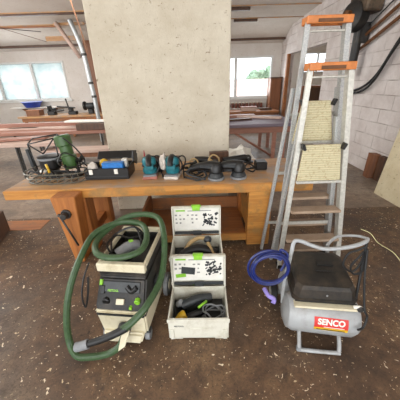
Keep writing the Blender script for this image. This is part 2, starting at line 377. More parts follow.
# outside
struct('ground_outside', MB().bb(-60, 60, 11.3, 90, -2.6, -2.5, 0), 'asphalt')
hs = thing('house', 'pale house with reddish tiled roof beyond the right window', 'house', (10, 40, -2.5))
part('wall', MB().bb(-7, 7, -4, 4, 0, 2.2, .02), 'house', hs); part('roof', MB().prism([(-7.6, -4.6, 2.2), (-7.6, 0, 4.2), (-7.6, 4.6, 2.2)], (15.2, 0, 0), .02), 'roof_tile', hs)
def tree(x, y, s, label):
    t = thing('tree', label, 'tree', (x, y, -2.5)); part('trunk', MB().tube([(0, 0, 0), (.1, 0, 1.2*s), (0, .1, 2.6*s)], .16*s, 8, 4), 'mid_wood', t)
    b = MB()
    for k in range(9): b.blob((random.uniform(-1.1, 1.1)*s, random.uniform(-.8, .8)*s, (2.6+random.uniform(-.9, 1.1))*s), [random.uniform(.7, 1.1)*s]*3, 3, .35, k)
    part('crown', b, 'leaf', t)
tree(11.5, 50, 1.5, 'leafy green tree outside the right window, behind the house')
tree(4.6, 24, .55, 'small bush-like tree low in the right window')

# ------------------------------------------------------------------ workbench
TZ = .70
wb = thing('workbench', 'long heavy wooden workbench in front of the plastered pillar', 'workbench', (-.4, 2.65, 0))
part('tabletop', MB().bb(-1.83, 1.06, 2.25, 3.05, TZ-.085, TZ, .008, 2), ['bench_top'], wb, True)
part('apron', MB().bb(-1.83, 1.06, 2.228, 2.249, TZ-.09, TZ-.002, .004), 'bench', wb, True)
ch = part('vise_chop', MB().prism([(-1.31, 2.06, TZ-.01), (-1.09, 2.06, TZ-.01), (-1.115, 2.06, .25), (-1.145, 2.06, .0), (-1.23, 2.06, 0)], (0, .16, 0), .008), 'bench_leg', wb, True, 'red-brown tapered vise chop')
b = MB(); b.cyl((-1.195, 2.06, .535), (-1.195, 1.985, .535), .028); b.cyl((-1.195, 2.058, .535), (-1.195, 2.04, .535), .045); b.blob((-1.235, 2.01, .545), (.016, .016, .016)); part('vise_screw', b, 'steel', ch, True)
part('vise_handle', MB().tube([(-1.23, 2.0, .56), (-1.13, 2.0, .235)], .009, 8, 0), 'steel', ch, True)
part('leg', MB().bb(-1.29, -1.08, 2.225, 2.40, 0, TZ-.09, .006), 'bench_leg', wb, True)
part('leg', MB().bb(-1.30, -1.10, 2.82, 2.95, 0, TZ-.086, .006), 'bench_leg', wb, True)
part('leg', MB().bb(.47, .70, 2.26, 2.38, 0, TZ-.086, .006), 'bench', wb, True)
part('leg', MB().bb(.47, .62, 2.86, 2.98, 0, TZ-.086, .006), 'bench_leg', wb, True)
part('end_panel', MB().bb(.5, .53, 2.38, 2.86, .1, .45, .003), 'bench', wb, True)
part('stretcher', MB().bb(-1.24, -1.15, 2.4, 2.82, .08, .18, .004), 'bench_leg', wb, True)
part('shelf', MB().bb(-.60, .47, 2.30, 2.93, .085, .115, .003), 'bench_dark', wb, True)
part('shelf_lip', MB().bb(-.60, .47, 2.275, 2.299, .05, .13, .003), 'bench', wb, True)
part('back_board', MB().bb(-.60, .47, 2.935, 2.96, .115, .26, .003), 'bench_dark', wb, True)
part('side_board', MB().bb(-.63, -.601, 2.29, 2.95, .0, .33, .003), 'bench_dark', wb, True)

# ------------------------------------------------------------------ step ladders
def lerp(a, b, t): return Vector(a).lerp(Vector(b), t)
def rail(b, p0, p1, w, d):
    p0, p1 = Vector(p0), Vector(p1); z = (p1-p0).normalized(); x = Vector((1, 0, 0)); x = (x-z*x.dot(z)).normalized(); y = z.cross(x)
    m = Matrix((x, y, z)).transposed().to_4x4(); return b.box((p0+p1)/2, (w, d, (p1-p0).length), m, .003)
def ladder(name, label, bl, br, tl, tr, steps, plate, rear, mats):
    base = (lerp(bl, br, .5)); t = thing(name, label, 'ladder', (base.x, base.y, 0)); rm, sm = mats
    for a, c, s_ in ((bl, tl, -1), (br, tr, 1)):
        b = MB(); rail(b, a, c, .024, .06); rail(b, Vector(a)+Vector((s_*.012, -.028, 0)), Vector(c)+Vector((s_*.012, -.028, 0)), .03, .006); rr = part('side_rail', b, rm, t, True)
        part('foot', MB().box((a[0], a[1], .018), (.04, .075, .035), None, .006), 'rubber', rr, True)
    for z in steps:
        f = z/tl[2]; l, r = lerp(bl, tl, f), lerp(br, tr, f)
        b = MB(); b.box((l+r)/2+Vector((0, -.008, 0)), ((r-l).length-.026, .115, .024), (math.radians(-4), 0, 0), .004); part('step', b, sm, t, True)
    # orange top cap with a grip slot
    c = (Vector(tl)+Vector(tr))/2; wd = (Vector(tr)-Vector(tl)).length+.05; b = MB()
    z = c.z; b.box((c.x, c.y-.045, z+.01), (wd, .022, .05), None, .006, 2); b.box((c.x, c.y+.05, z+.01), (wd, .022, .05), None, .006, 2)
    b.box((c.x-wd/2+.035, c.y, z+.012), (.07, .11, .046), None, .01, 2); b.box((c.x+wd/2-.035, c.y, z+.012), (.07, .11, .046), None, .01, 2)
    part('top_cap', b, 'orange', t, True, 'orange plastic top cap')
    part('grip_slot', MB().bb(c.x-wd/2+.075, c.x+wd/2-.075, c.y-.062, c.y-.057, z-.008, z+.014, .002), 'rust', t, True)
    part('cross_bar', MB().cyl((tl[0]+.01, tl[1]-.02, z-.055), (tr[0]-.01, tr[1]-.02, z-.055), .008), 'alu', t, True)
    if plate:
        (l0, l1, z0, z1, y0, y1) = plate
        b = MB(); th = .022; b.prism([(l0[0], y0, z0), (l0[1], y0, z0), (l1[1], y1, z1), (l1[0], y1, z1)], (0, th, 0), .004)
        pl = part('platform', b, 'tread', t, True, 'cream ribbed standing platform, folded up')
        part('platform_edge', MB().bb(l0[0]-.005, l0[1]+.005, y0-.008, y0+.02, z0-.022, z0-.001, .003), 'alu', pl, True)
    for sx, e in ((-1, plate[1][0]), (1, plate[1][1])): part('hinge_bracket', MB().box((e+sx*.012, plate[4]+.01, plate[3]-.01), (.02, .05, .05), (0, sx*.4, 0), .004), 'black', t, True)
    rl0, rr0, rl1, rr1, nb = rear
    for a, c in ((rl0, rl1), (rr0, rr1)):
        part('rear_rail', rail(MB(), a, c, .026, .034), 'alu_speck', t, True)
    for k in range(nb):
        f = (k+.6)/nb; l, r = lerp(rl0, rl1, f), lerp(rr0, rr1, f); part('rear_brace', MB().box((l+r)/2, ((r-l).length-.03, .018, .028), None, .003), 'alu', t, True)
    return t
ladder('step_ladder', 'tall aluminium step ladder with orange top, standing behind the shorter one', (.725, 2.09, 0), (1.215, 2.09, 0), (.812, 2.19, 1.93), (1.085, 2.19, 1.93),
       [.07, .345, .605], ((.765, 1.085), (.82, 1.04), 1.11, 1.41, 2.085, 2.115),
       ((.61, 2.185, 0), (1.26, 2.185, 0), (.77, 2.225, 1.5), (1.12, 2.225, 1.5), 3), ('alu_speck', 'step'))
ladder('step_ladder', 'shorter aluminium step ladder with orange top, nearest the camera', (.705, 1.90, 0), (1.225, 1.90, 0), (.795, 1.99, 1.63), (1.06, 1.99, 1.63),
       [.03, .295, .565], ((.765, 1.10), (.795, 1.07), .84, 1.115, 1.885, 1.91),
       ((.66, 2.01, 0), (1.2, 2.01, 0), (.79, 2.035, 1.3), (1.06, 2.035, 1.3), 2), ('alu', 'step'))

# ------------------------------------------------------------------ systainer style tool cases
def case(name, label, x, y, z, rz, lid, big=False, W=.396, D=.296, Hh=.19):
    t = thing(name, label, 'tool case', (x, y, z), rz); th = .012
    # local: x centred, front at y=0, back at y=D
    b = MB(); b.bb(-W/2, W/2, 0, D, .012, .012+th, .003)
    b.bb(-W/2, W/2, 0, th, .012, Hh); b.bb(-W/2, W/2, D-th, D, .012, Hh); b.bb(-W/2, -W/2+th, th, D-th, .02, Hh); b.bb(W/2-th, W/2, th, D-th, .02, Hh)
    b.bb(-W/2-.004, W/2+.004, -.006, .0, Hh-.03, Hh, .002)
    body = part('case_body', b, 'case', t)
    for sx in (-1, 1):
        part('foot', MB().bb(sx*W*.36-.035, sx*W*.36+.035, .004, .06, 0, .013, .003), 'case', body)
        part('foot', MB().bb(sx*W*.36-.035, sx*W*.36+.035, D-.06, D-.004, 0, .013, .003), 'case', body)
        part('corner_rib', MB().bb(sx*W*.44-.012, sx*W*.44+.012, -.008, -.0005, .012, .10, .003), 'case', body)
    part('front_recess', MB().bb(-.06, .06, -.004, -.0005, .03, .11, .002), 'case', body)
    if not lid:
        part('lid', MB().bb(-W/2, W/2, 0, D, Hh+.001, Hh+.035, .008), 'case', t)
        part('latch', MB().bb(-.035, .035, -.012, -.001, Hh-.03, Hh+.025, .003), 'green_lime', t); return t
    # open lid standing up at the back
    L = MB(); y0 = D-.006; tilt = math.radians(-lid); m = Matrix.Translation((0, D-.004, Hh+.003)) @ Matrix.Rotation(tilt, 4, 'X')
    def lb(x0, x1, y0, y1, z0, z1, bev=.003): return MB()
    LH = .252
    L.bb(-W/2, W/2, .012, .024, 0, LH, .004); L.bb(-W/2, W/2, -.012, .012, LH-.012, LH); L.bb(-W/2, -W/2+.012, -.012, .012, 0, LH-.012); L.bb(W/2-.012, W/2, -.012, .012, 0, LH-.012)
    L.b.transform(m); lo = part('lid', L, 'case', t)
    s_ = MB(); s_.bb(-W/2+.014, W/2-.014, .007, .0115, .045, LH-.02, .001); s_.b.transform(m); sh = part('instruction_sheet', s_, 'white', lo)
    q = MB(); rnd = random.Random(int(x*1000)+int(y*77))
    for i in range(6):
        for j in range(3):
            if rnd.random() < .85 and not (big and i < 5 and j == 0): q.bb(-.165+i*.033-rnd.uniform(.005, .011), -.165+i*.033+rnd.uniform(.005, .012), .005, .0068, .11+j*.033-rnd.uniform(.004, .008), .11+j*.033+rnd.uniform(.004, .008), 0)
    q.b.transform(m); part('printed_icons', q, 'paper_grey', sh)
    q = MB(); q.bb(-.165, -.09, .005, .0068, LH-.043, LH-.03, 0); q.b.transform(m); part('printed_heading', q, 'green_lime', sh)
    q = MB(); q.bb(-.07, .12, .005, .0068, LH-.043, LH-.036, 0); q.b.transform(m); part('printed_line', q, 'paper_grey', sh)
    if big:
        q = MB(); q.box((-.075, .0055, .125), (.10, .002, .055), (0, .12, 0), 0); q.b.transform(m); part('printed_drawing', q, 'dgrey', sh)
        q = MB(); q.box((-.13, .0055, .085), (.075, .002, .028), (0, -.1, 0), 0); q.b.transform(m); part('printed_badge', q, 'green_lime', sh)
    q = MB()
    for i in range(34):
        cx = rnd.uniform(.055, .165); cz = rnd.uniform(.085, .2); q.box((cx, .006, cz), (rnd.uniform(.008, .03), .0018, rnd.uniform(.006, .02)), (0, rnd.uniform(-1, 1), 0), 0)
    q.b.transform(m); part('printed_pictures', q, 'dgrey', sh)
    q = MB(); q.bb(-W/2+.016, W/2-.016, -.006, .0065, .012, .036, .004); q.bb(-.03, .04, -.014, -.006, .006, .045, .004); q.b.transform(m); part('lid_bar', q, 'dgrey', lo)
    q = MB(); q.bb(-.038, .038, -.014, .02, LH-.006, LH+.012, .005); q.bb(-.03, .03, -.018, -.013, LH-.03, LH+.004, .003); q.b.transform(m); part('latch', q, 'green_lime', lo)
    if 'lower' in name or True:
        text_mesh('case_lettering', 'FESTOOL', .016, 'dgrey', body, (-W*.32, -.001, .125 if Hh > .15 else .08), (PI/2, 0, 0), .0006)
    return t
cx, cy = -.037, 1.185
LC = case('tool_case', 'open light grey case on the floor holding a sander with yellow tip', cx, cy, 0, math.radians(-1.5), 9, True)
UC = case('tool_case', 'open light grey case behind, raised on another, holding a jigsaw', -.04, 1.535, .222, math.radians(-1), 6)
case('tool_case', 'closed light grey case under the rear open case', -.04, 1.535, 0, math.radians(-1), 0, Hh=.185)
# green sheet mark in the lower lid
# contents of the lower case
def powersander(world, rz):
    t = thing('belt_sander', 'dark grey power tool with yellow tip lying in the front case', 'power tool', world, rz)
    part('body', MB().tube([(-.10, 0, .04), (-.03, .015, .055), (.05, .03, .06), (.12, .04, .05)], lambda u: .035-.012*abs(u-.4), 12), 'dgrey', t)
    part('grip', MB().tube([(-.10, .0, .075), (-.12, .02, .04), (-.1, .05, .02)], .022, 10), 'mgrey', t)
    part('sole', MB().bb(-.15, -.06, -.05, .04, .0, .012, .004), 'black', t)
    return t
powersander((cx-.02, cy+.19, .079), .12)
solo('dust_nozzle', MB().lathe((cx-.16, cy+.06, .108), [(.0, -.0), (.012, .004), (.034, .05), (.036, .075), (.03, .085)], (.85, .35, .28), 14), 'yellow', 'yellow cone shaped nozzle in the front left of the front case', 'nozzle')
solo('hand_tool', MB().tube([(cx-.09, cy+.08, .105), (cx-.02, cy+.10, .12), (cx+.04, cy+.13, .115)], .026, 10), 'black', 'black tool grip between the yellow nozzle and coiled cable', 'power tool')
b = MB(); pts = []
for k in range(38):
    a = k*2*PI/10; r = .062+.012*math.sin(k*1.7); pts.append((cx+.105+r*math.cos(a)*1.1, cy+.105+r*math.sin(a), .09+.0016*k+.006*math.sin(k*2.3)))
solo('power_cable', b.tube(pts, .0055, 6, 4), 'mgrey', 'coiled dark grey cable on the right of the front case', 'cable')
solo('plug_end', MB().tube([(cx-.0, cy+.12, .16), (cx+.06, cy+.17, .165)], .009, 8), 'green_lime', 'lime green plug lying on the coiled grey cable', 'plug')
solo('foam_lining', MB().bb(cx-.18, cx+.18, cy+.02, cy+.278, .0245, .078, .003), 'black', 'black lining in the bottom of the front case', 'lining')
# contents of the upper case
ux, uy, uz = -.04, 1.535, .222
solo('foam_lining', MB().bb(ux-.18, ux+.18, uy+.02, uy+.278, uz+.0245, uz+.085, .003), 'black', 'black lining in the bottom of the rear case', 'lining')
t = thing('jigsaw', 'black and tan power saw with curved grip lying in the rear case', 'power tool', (ux+.02, uy+.14, uz+.086))
part('body', MB().tube([(-.14, -.03, .04), (-.08, .0, .055), (.0, .02, .06), (.09, .0, .05), (.13, -.03, .045)], lambda u: .03+.01*math.sin(u*3), 12), 'black', t)
part('grip', MB().tube([(-.11, -.0, .06), (-.07, .05, .10), (.0, .08, .125), (.06, .075, .12)], .016, 10), 'tan', t)
part('head', MB().blob((.07, .07, .115), (.035, .03, .03), 2), 'dgrey', t)
part('front_grip', MB().tube([(.07, .05, .1), (.09, .0, .08), (.12, -.05, .05)], .014, 8), 'tan', t)
part('base_plate', MB().bb(-.14, .05, -.07, -.02, .0, .012), 'steel', t)
solo('power_cable', MB().tube([(ux+.08, uy+.07, uz+.10), (ux+.13, uy+.12, uz+.12), (ux+.165, uy+.2, uz+.11), (ux+.12, uy+.24, uz+.10), (ux+.15, uy+.10, uz+.13), (ux+.10, uy+.05, uz+.11), (ux+.165, uy+.05, uz+.10)], .008, 6), 'black', 'black cable bundled at the right of the rear case', 'cable')

# ------------------------------------------------------------------ vacuum extractor
vx, vy = -.525, 1.18
V = thing('dust_extractor', 'cream and dark grey dust extractor on wheels left of the tool cases', 'vacuum cleaner', (vx, vy, 0), math.radians(-7)); V.scale = (.93, 1, 1.02)
def trap(b, x, y0, y1, z0, z1, xt=None, yt0=None, yt1=None):
    xt = x if xt is None else xt; yt0 = y0 if yt0 is None else yt0; yt1 = y1 if yt1 is None else yt1
    vs = [b.b.verts.new(p) for p in ((-x, y0, z0), (x, y0, z0), (x, y1, z0), (-x, y1, z0), (-xt, yt0, z1), (xt, yt0, z1), (xt, yt1, z1), (-xt, yt1, z1))]
    fs = [b.b.faces.new([vs[i] for i in q]) for q in ((0, 3, 2, 1), (4, 5, 6, 7), (0, 1, 5, 4), (1, 2, 6, 5), (2, 3, 7, 6), (3, 0, 4, 7))]
    es = list({e for f in fs for e in f.edges}); bmesh.ops.bevel(b.b, geom=es, offset=.012, segments=2, affect='EDGES'); return b
b = trap(MB(), .165, .02, .56, .07, .25, .175, .0, .58); part('container', b, 'cream', V, label='cream dust container')
b = MB(); trap(b, .13, -.035, .03, .035, .1, .15, -.01, .05); part('front_foot', b, 'cream', V)
part('seam_band', trap(MB(), .178, -.005, .585, .252, .275), 'cream', V)
b = MB(); trap(b, .178, -.004, .583, .225, .251); part('dark_seam', trap(MB(), .176, -.003, .583, .236, .2515), 'dgrey', V)
hd = part('motor_head', trap(MB(), .175, .0, .58, .276, .44, .168, .12, .57), 'black_dusty', V, label='dark grey motor head with sloping control face')
# control face details: face plane from (y0,z.276) to (y.06,z.44)
def face(z): return .0+(z-.276)/(.44-.276)*.12
def pad(b, x, z, wx, wz, th=.006): return b.box((x, face(z)-th*.4, z), (wx, th*2, wz), (math.radians(-36), 0, 0), .002)
part('panel', pad(MB(), -.0, .395, .26, .065), 'dgrey', hd)
part('handle_recess', MB().tube([(.04, face(.40)-.012, .405), (.075, face(.385)-.014, .38), (.11, face(.40)-.012, .405)], .016, 10), 'black', hd)
part('badge', pad(MB(), -.13, .38, .03, .05, .010), 'black', hd)
part('badge', pad(MB(), .0, .325, .055, .035, .008), 'cream', hd)
part('inlet_socket', MB().cyl((-.10, face(.32)+.02, .32), (-.10, face(.32)-.008, .318), .026), 'black', hd)
kn = part('dial', MB().cyl((.12, face(.335)+.01, .335), (.12, face(.335)-.02, .33), .02), 'green_lime', hd, label='green dial')
part('dial', MB().cyl((.075, face(.30)+.01, .30), (.075, face(.30)-.012, .297), .011), 'green_lime', hd)
part('green_button', pad(MB(), -.145, .415, .02, .035, .01), 'green_lime', hd)
text_mesh('lettering', 'FESTOOL', .0185, 'green_lime', hd, (-.055, face(.383)-.0125, .38), (math.radians(54), 0, 0), .001, 1, .0004)
# tool tray on top with cream rim
b = MB(); z0, z1 = .44, .535
b.bb(-.165, .165, .125, .57, z0+.001, z0+.015, .003); b.bb(-.165, -.15, .125, .57, z0+.015, z1-.03, .003); b.bb(.15, .165, .125, .57, z0+.015, z1-.03, .003); b.bb(-.15, .15, .125, .14, z0+.015, z1-.03, .003); b.bb(-.15, .15, .555, .57, z0+.015, z1-.03, .003)
tr = part('tray', b, 'black_dusty', V)
b = MB(); b.bb(-.17, .17, .11, .15, z1-.05, z1+.01, .006); b.bb(-.17, -.15, .15, .56, z1-.03, z1+.01, .006); b.bb(.15, .17, .15, .56, z1-.03, z1+.01, .006); b.bb(-.17, .17, .56, .585, z1-.03, z1+.01, .006)
part('tray_rim', b, 'cream', V)
for sx in (-1, 1):
    wh = part('wheel', MB().cyl((sx*.18, .47, .09), (sx*.215, .47, .09), .09, seg=28), 'mgrey', V); part('hub', MB().cyl((sx*.214, .47, .09), (sx*.222, .47, .09), .04), 'cream', wh)
    cs = part('caster', MB().cyl((sx*.155-.018, .05, .035), (sx*.155+.018, .05, .035), .035), 'mgrey', V); part('caster_fork', MB().bb(sx*.155-.025, sx*.155+.025, .03, .07, .066, .09, .004), 'dgrey', cs)
part('side_latch', MB().bb(.176, .19, .22, .30, .24, .34, .004), 'dgrey', V)
part('side_latch', MB().bb(-.19, -.176, .22, .30, .24, .34, .004), 'dgrey', V)
part('inlet_collar', MB().lathe((.02, -.0, .155), [(.045, .0), (.045, -.03+.06), (.034, .035), (.034, .05)], (0, -1, -.2), 20), 'dgrey', V)
# hose
hp = [(-.50, 1.13, .15), (-.53, 1.09, .09), (-.60, 1.075, .045), (-.70, 1.06, .04), (-.80, 1.07, .04), (-.86, 1.13, .09), (-.86, 1.17, .24), (-.83, 1.24, .42), (-.785, 1.37, .56), (-.74, 1.55, .63), (-.60, 1.68, .64),
      (-.44, 1.66, .63), (-.375, 1.52, .61), (-.40, 1.38, .59), (-.53, 1.325, .585), (-.66, 1.36, .59), (-.715, 1.48, .60), (-.68, 1.62, .615), (-.56, 1.72, .66), (-.42, 1.74, .67), (-.31, 1.68, .66),
      (-.262, 1.55, .60), (-.255, 1.42, .50), (-.27, 1.28, .43), (-.325, 1.12, .40), (-.40, 1.05, .35), (-.47, 1.02, .31)]
HO = thing('vacuum_hose', 'dark green ribbed hose looped over and around the dust extractor', 'hose', (-.55, 1.2, 0))
part('hose_tube', MB().tube(hp, .0205, 10, 14, ribs=.06), 'hose', HO, True)
part('black_nozzle', MB().tube([(-.44, 1.03, .32), (-.50, 1.01, .30), (-.58, 1.0, .27), (-.66, .99, .25)], lambda u: .023-.004*u, 12), 'hose_black', HO, True)
part('hose_end', MB().tube([(-.655, .99, .251), (-.70, .985, .24), (-.725, .985, .235)], lambda u: .026, 14), 'mgrey', HO, True)
# loose tools in the tray
S = thing('orbital_sander', 'dark grey sander lying inside the coil of hose on the extractor', 'power tool', (-.53, 1.5, .458), .5)
part('body', MB().tube([(-.06, 0, .05), (0, 0, .075), (.05, 0, .085), (.09, 0, .07)], lambda u: .036, 14), 'mgrey', S); part('switch', MB().bb(.03, .06, -.015, .015, .118, .124, .002), 'green_lime', S)
part('pad', MB().cyl((-.02, 0, .0), (-.02, 0, .02), .06), 'black', S); part('cord_boot', MB().tube([(-.08, 0, .05), (-.11, .01, .06), (-.125, .03, .08)], .01, 8), 'black', S)
solo('power_cable', MB().tube([(-.60, 1.62, .60), (-.50, 1.66, .61), (-.42, 1.58, .60), (-.50, 1.55, .585), (-.60, 1.58, .59), (-.64, 1.48, .59), (-.6, 1.42, .56), (-.62, 1.56, .60), (-.48, 1.62, .63), (-.41, 1.50, .58)], .007, 6), 'black', 'black cable tangled inside the hose coil on the extractor', 'cable')
solo('power_cable', MB().tube([(-.70, 1.30, .575), (-.725, 1.24, .50), (-.74, 1.20, .40), (-.725, 1.18, .33), (-.70, 1.2, .42), (-.69, 1.23, .52)], .006, 6), 'black', 'black cable hanging down the front left of the extractor', 'cable')
solo('cream_flap', MB().prism([(-.50, 1.09, .21), (-.455, 1.10, .20), (-.485, 1.06, .12), (-.53, 1.05, .09)], (0, .012, 0), .003), 'cream', 'cream front-foot strap hanging below the black nozzle of the extractor', 'flap')  # cream flap of the extractor front foot, modelled as its own piece

# ------------------------------------------------------------------ compressor
K = thing('air_compressor', 'silver wheeled air compressor with black motor cover in front of the ladders', 'air compressor', (.735, 1.22, 0), math.radians(-8))
# local coordinates, x along tank, y backwards
def tankprof(r, L): return [(.0, -L/2), (r*.5, -L/2+.006), (r*.85, -L/2+.025), (r, -L/2+.06), (r, L/2-.06), (r*.85, L/2-.025), (r*.5, L/2-.006), (.0, L/2)]
tk = part('tank', MB().lathe((.01, -.02, .195), tankprof(.122, .47), (1, 0, -.06), 32), 'silver', K, label='silver air tank')
part('tank', MB().lathe((.01, .23, .195), tankprof(.105, .44), (1, 0, -.06), 32), 'silver', K)
part('deck', MB().bb(-.17, .19, -.10, .30, .304, .32, .004), 'cream', K)
# cover
b = MB(); vs = []
def cov(x0, x1, y0, y1, zf, zb=None, r=.03):
    zb = zf if zb is None else zb
    return [(x, y, zf+(zb-zf)*(y-y0)/(y1-y0)) for x, y in ((x0+r, y0), (x1-r, y0), (x1, y0+r), (x1, y1-r), (x1-r, y1), (x0+r, y1), (x0, y1-r), (x0, y0+r))]
b.loft([cov(-.17, .195, -.06, .29, .321), cov(-.178, .203, -.068, .30, .327), cov(-.178, .203, -.068, .30, .345), cov(-.170, .195, -.058, .292, .350), cov(-.162, .188, -.048, .28, .405, .44), cov(-.148, .175, -.032, .265, .422, .462), cov(-.13, .157, .0, .24, .43, .468)])
for f in b.b.faces: f.smooth = False
cv = part('motor_cover', b, 'cover', K, label='dusty black motor cover')
part('cover_slot', MB().bb(-.02, .08, .08, .09, .448, .4515, .001), 'black', cv); part('cover_badge', MB().blob((.02, -.056, .375), (.006, .003, .006)), 'silver', cv)
part('cover_ridge', MB().bb(-.165, .19, -.07, -.066, .330, .338, .001), 'black', cv)
part('cover_vents', MB().bb(-.0, .10, .13, .175, .452, .461, 0), 'black', cv)
# label on the tank front
q = MB(); 
def tk_pt(x, a, r=.1235): return (x, -.02-r*math.cos(a), .195-(x-.01)*.06+r*math.sin(a))
def curved(b, x0, x1, a0, a1, r, n=6):
    rows = [[b.b.verts.new(tk_pt(x, a0+(a1-a0)*k/n, rr)) for k in range(n+1)] for x in (x0, x1) for rr in (r, r-.003)]
    A, Bk, C_, D = rows
    for k in range(n):
        for p, s_ in ((A, C_), (D, Bk)): b.b.faces.new((p[k], p[k+1], s_[k+1], s_[k]))
    b.b.faces.new((A[0], C_[0], D[0], Bk[0])); b.b.faces.new((A[n], Bk[n], D[n], C_[n])); 
    return b
lb = part('label_plate', curved(MB(), -.055, .14, .10, .62, .124), 'red', tk, label='red label with white lettering')
part('label_stripe', curved(MB(), -.055, .14, -.06, .09, .124), 'yellow', tk, label='yellow warning strip')
part('stripe_print', curved(MB(), -.04, .125, -.035, .005, .1246, 3), 'black', tk)
part('label_print', curved(MB(), -.0, .12, .125, .155, .1246, 3), 'white', tk)
am = .40; px = .0425
text_mesh('lettering', 'SENCO', .049, 'white', lb, tk_pt(px, am, .1262), (PI/2-am+.0, .06, 0), .0012, .98, .0018)
# front foot tube loop
part('front_foot', MB().tube([(-.115, -.06, .13), (-.12, -.13, .06), (-.12, -.155, .022), (-.11, -.16, .018), (.10, -.16, .018), (.115, -.155, .022), (.12, -.13, .06), (.125, -.06, .13)], .0125, 10, 5), 'silver', K)
part('foot_cap', MB().tube([(-.12, -.14, .03), (-.122, -.165, .012)], .017, 10, 0), 'mgrey', K)
# handle
part('handle', MB().tube([(-.215, .02, .22), (-.215, .05, .35), (-.185, .09, .56), (-.172, .11, .635), (-.14, .11, .65), (-.06, .10, .625), (.02, .09, .612), (.16, .10, .63), (.25, .13, .65), (.275, .16, .655)], .0125, 10, 6), 'silver', K)
part('handle_bar', MB().tube([(.275, .16, .655), (.24, .22, .635), (.12, .21, .63), (.03, .12, .615)], .009, 8, 5), 'silver', K)
part('handle', MB().tube([(.235, .02, .22), (.25, .08, .40), (.27, .14, .58), (.275, .16, .655)], .009, 8, 5), 'black', K)
for sx in (-1, 1):
    wh = part('wheel', MB().cyl((sx*.235-.02, .25, .085), (sx*.235+.02, .25, .085), .085, seg=28), 'rubber', K); part('hub', MB().cyl((sx*.235-.024, .25, .085), (sx*.235+.024, .25, .085), .045), 'silver', wh)
part('axle', MB().cyl((-.215, .25, .085), (.215, .25, .085), .009), 'steel', K)
for x in (-.2, .17): part('strut', MB().bb(x, x+.03, .235, .265, .08, .13), 'silver', K)
vv = part('valve', MB().tube([(.17, -.08, .325), (.20, -.09, .335), (.225, -.085, .31)], .011, 8), 'white', K); part('gauge', MB().cyl((.20, -.085, .325), (.20, -.105, .327), .018), 'steel', vv)
# cords and hose of the compressor
bh = []
for k in range(5*12+1):
    a = k*2*PI/12+1.0; r = .098+.010*math.sin(k*.61)+.006*(k//12); bh.append((.43+r*math.cos(a)*1.05, 1.30+.012*(k//12)-.02+.01*math.sin(k*.4), .475+r*math.sin(a)*1.05))
AH = thing('air_hose', 'blue air hose coiled and hung on the left of the compressor handle', 'hose', (.4, 1.3, .3))
part('hose_coil', MB().tube(bh+[(.50, 1.33, .60), (.54, 1.32, .56), (.50, 1.30, .46)], .0085, 8, 4), 'blue', AH, True)
part('coupling', MB().tube([(.395, 1.27, .345), (.41, 1.22, .335), (.44, 1.20, .325), (.43, 1.18, .31)], .014, 8), 'purple', AH, True, 'purple coupling')
def cord(name, pts, r, mat, label, cat='cord'): return solo(name, MB().tube(pts, r, 6, 6), mat, label, cat)
part('power_cord', MB().tube([(1.0, 1.29, .635), (.96, 1.3, .60), (.905, 1.3, .575), (.885, 1.29, .50), (.935, 1.27, .46), (.975, 1.27, .52), (.985, 1.28, .60), (.955, 1.27, .57), (.92, 1.27, .50), (.945, 1.26, .45), (.985, 1.25, .48), (.99, 1.26, .56), (.995, 1.27, .62), (.97, 1.2, .48), (.935, 1.09, .345), (.955, 1.075, .29), (.93, 1.05, .235), (.89, 1.035, .235)], .0065, 6, 6), 'rubber', K, True)
cord('string', [(.98, 1.35, .72), (1.03, 1.33, .70), (1.06, 1.30, .66), (1.1, 1.3, .63), (1.13, 1.24, .62), (1.16, 1.2, .58)], .002, 'cord_yellow', 'thin yellow cord tied to the right end of the compressor handle')

# ------------------------------------------------------------------ things on the bench
def wire_cage(parent, x0, x1, y0, y1, z0, z1, n=7):
    b = MB()
    for z, e in ((z0, 0), ((z0+z1)/2, .008), (z1, .02)):
        b.tube([(x0-e, y0-e, z), (x1+e, y0-e, z), (x1+e, y1+e, z), (x0-e, y1+e, z)], .0065, 6, 5, True)
    part('hoop', b, 'wire', parent)
    b = MB()
    for k in range(n+1):
        x = x0+(x1-x0)*k/n; b.tube([(x, y0-.02, z1), (x, y0-.004, (z0+z1)/2), (x, y0, z0+.0), (x, y1, z0), (x, y1+.02, z1)], .004, 5, 3)
    part('cross_wire', b, 'wire', parent)
WBk = thing('wire_basket', 'low steel wire basket of cables at the left end of the bench', 'basket', (-1.43, 2.56, TZ+.008), .0)
wire_cage(WBk, -.235, .25, -.15, .14, 0.0, .095, 7)
solo('power_cable', MB().tube([(-1.70, 2.5, .75), (-1.6, 2.46, .77), (-1.45, 2.47, .74), (-1.3, 2.48, .76), (-1.27, 2.6, .75), (-1.42, 2.66, .74), (-1.62, 2.62, .76), (-1.68, 2.53, .78), (-1.5, 2.5, .80), (-1.34, 2.52, .79)], .008, 6), 'dgrey', 'dark cable lying in the wire basket', 'cable')
solo('power_cable', MB().tube([(-1.28, 2.47, .73), (-1.22, 2.52, .80), (-1.27, 2.60, .86), (-1.36, 2.56, .84), (-1.30, 2.48, .78), (-1.22, 2.56, .74), (-1.30, 2.64, .80), (-1.24, 2.62, .88), (-1.20, 2.54, .82)], .009, 7), 'black', 'black cable heaped at the right end of the wire basket', 'cable')
solo('power_cable', MB().tube([(-1.72, 2.48, .76), (-1.66, 2.45, .82), (-1.58, 2.47, .78), (-1.52, 2.45, .84), (-1.45, 2.46, .80), (-1.50, 2.50, .74), (-1.62, 2.52, .75), (-1.70, 2.56, .82)], .008, 7), 'black', 'black cable at the front left of the wire basket', 'cable')
t = thing('router', 'green router with tall motor standing in the wire basket', 'power tool', (-1.315, 2.62, TZ+.012))
ax = Vector((-.13, .05, 1)).normalized()
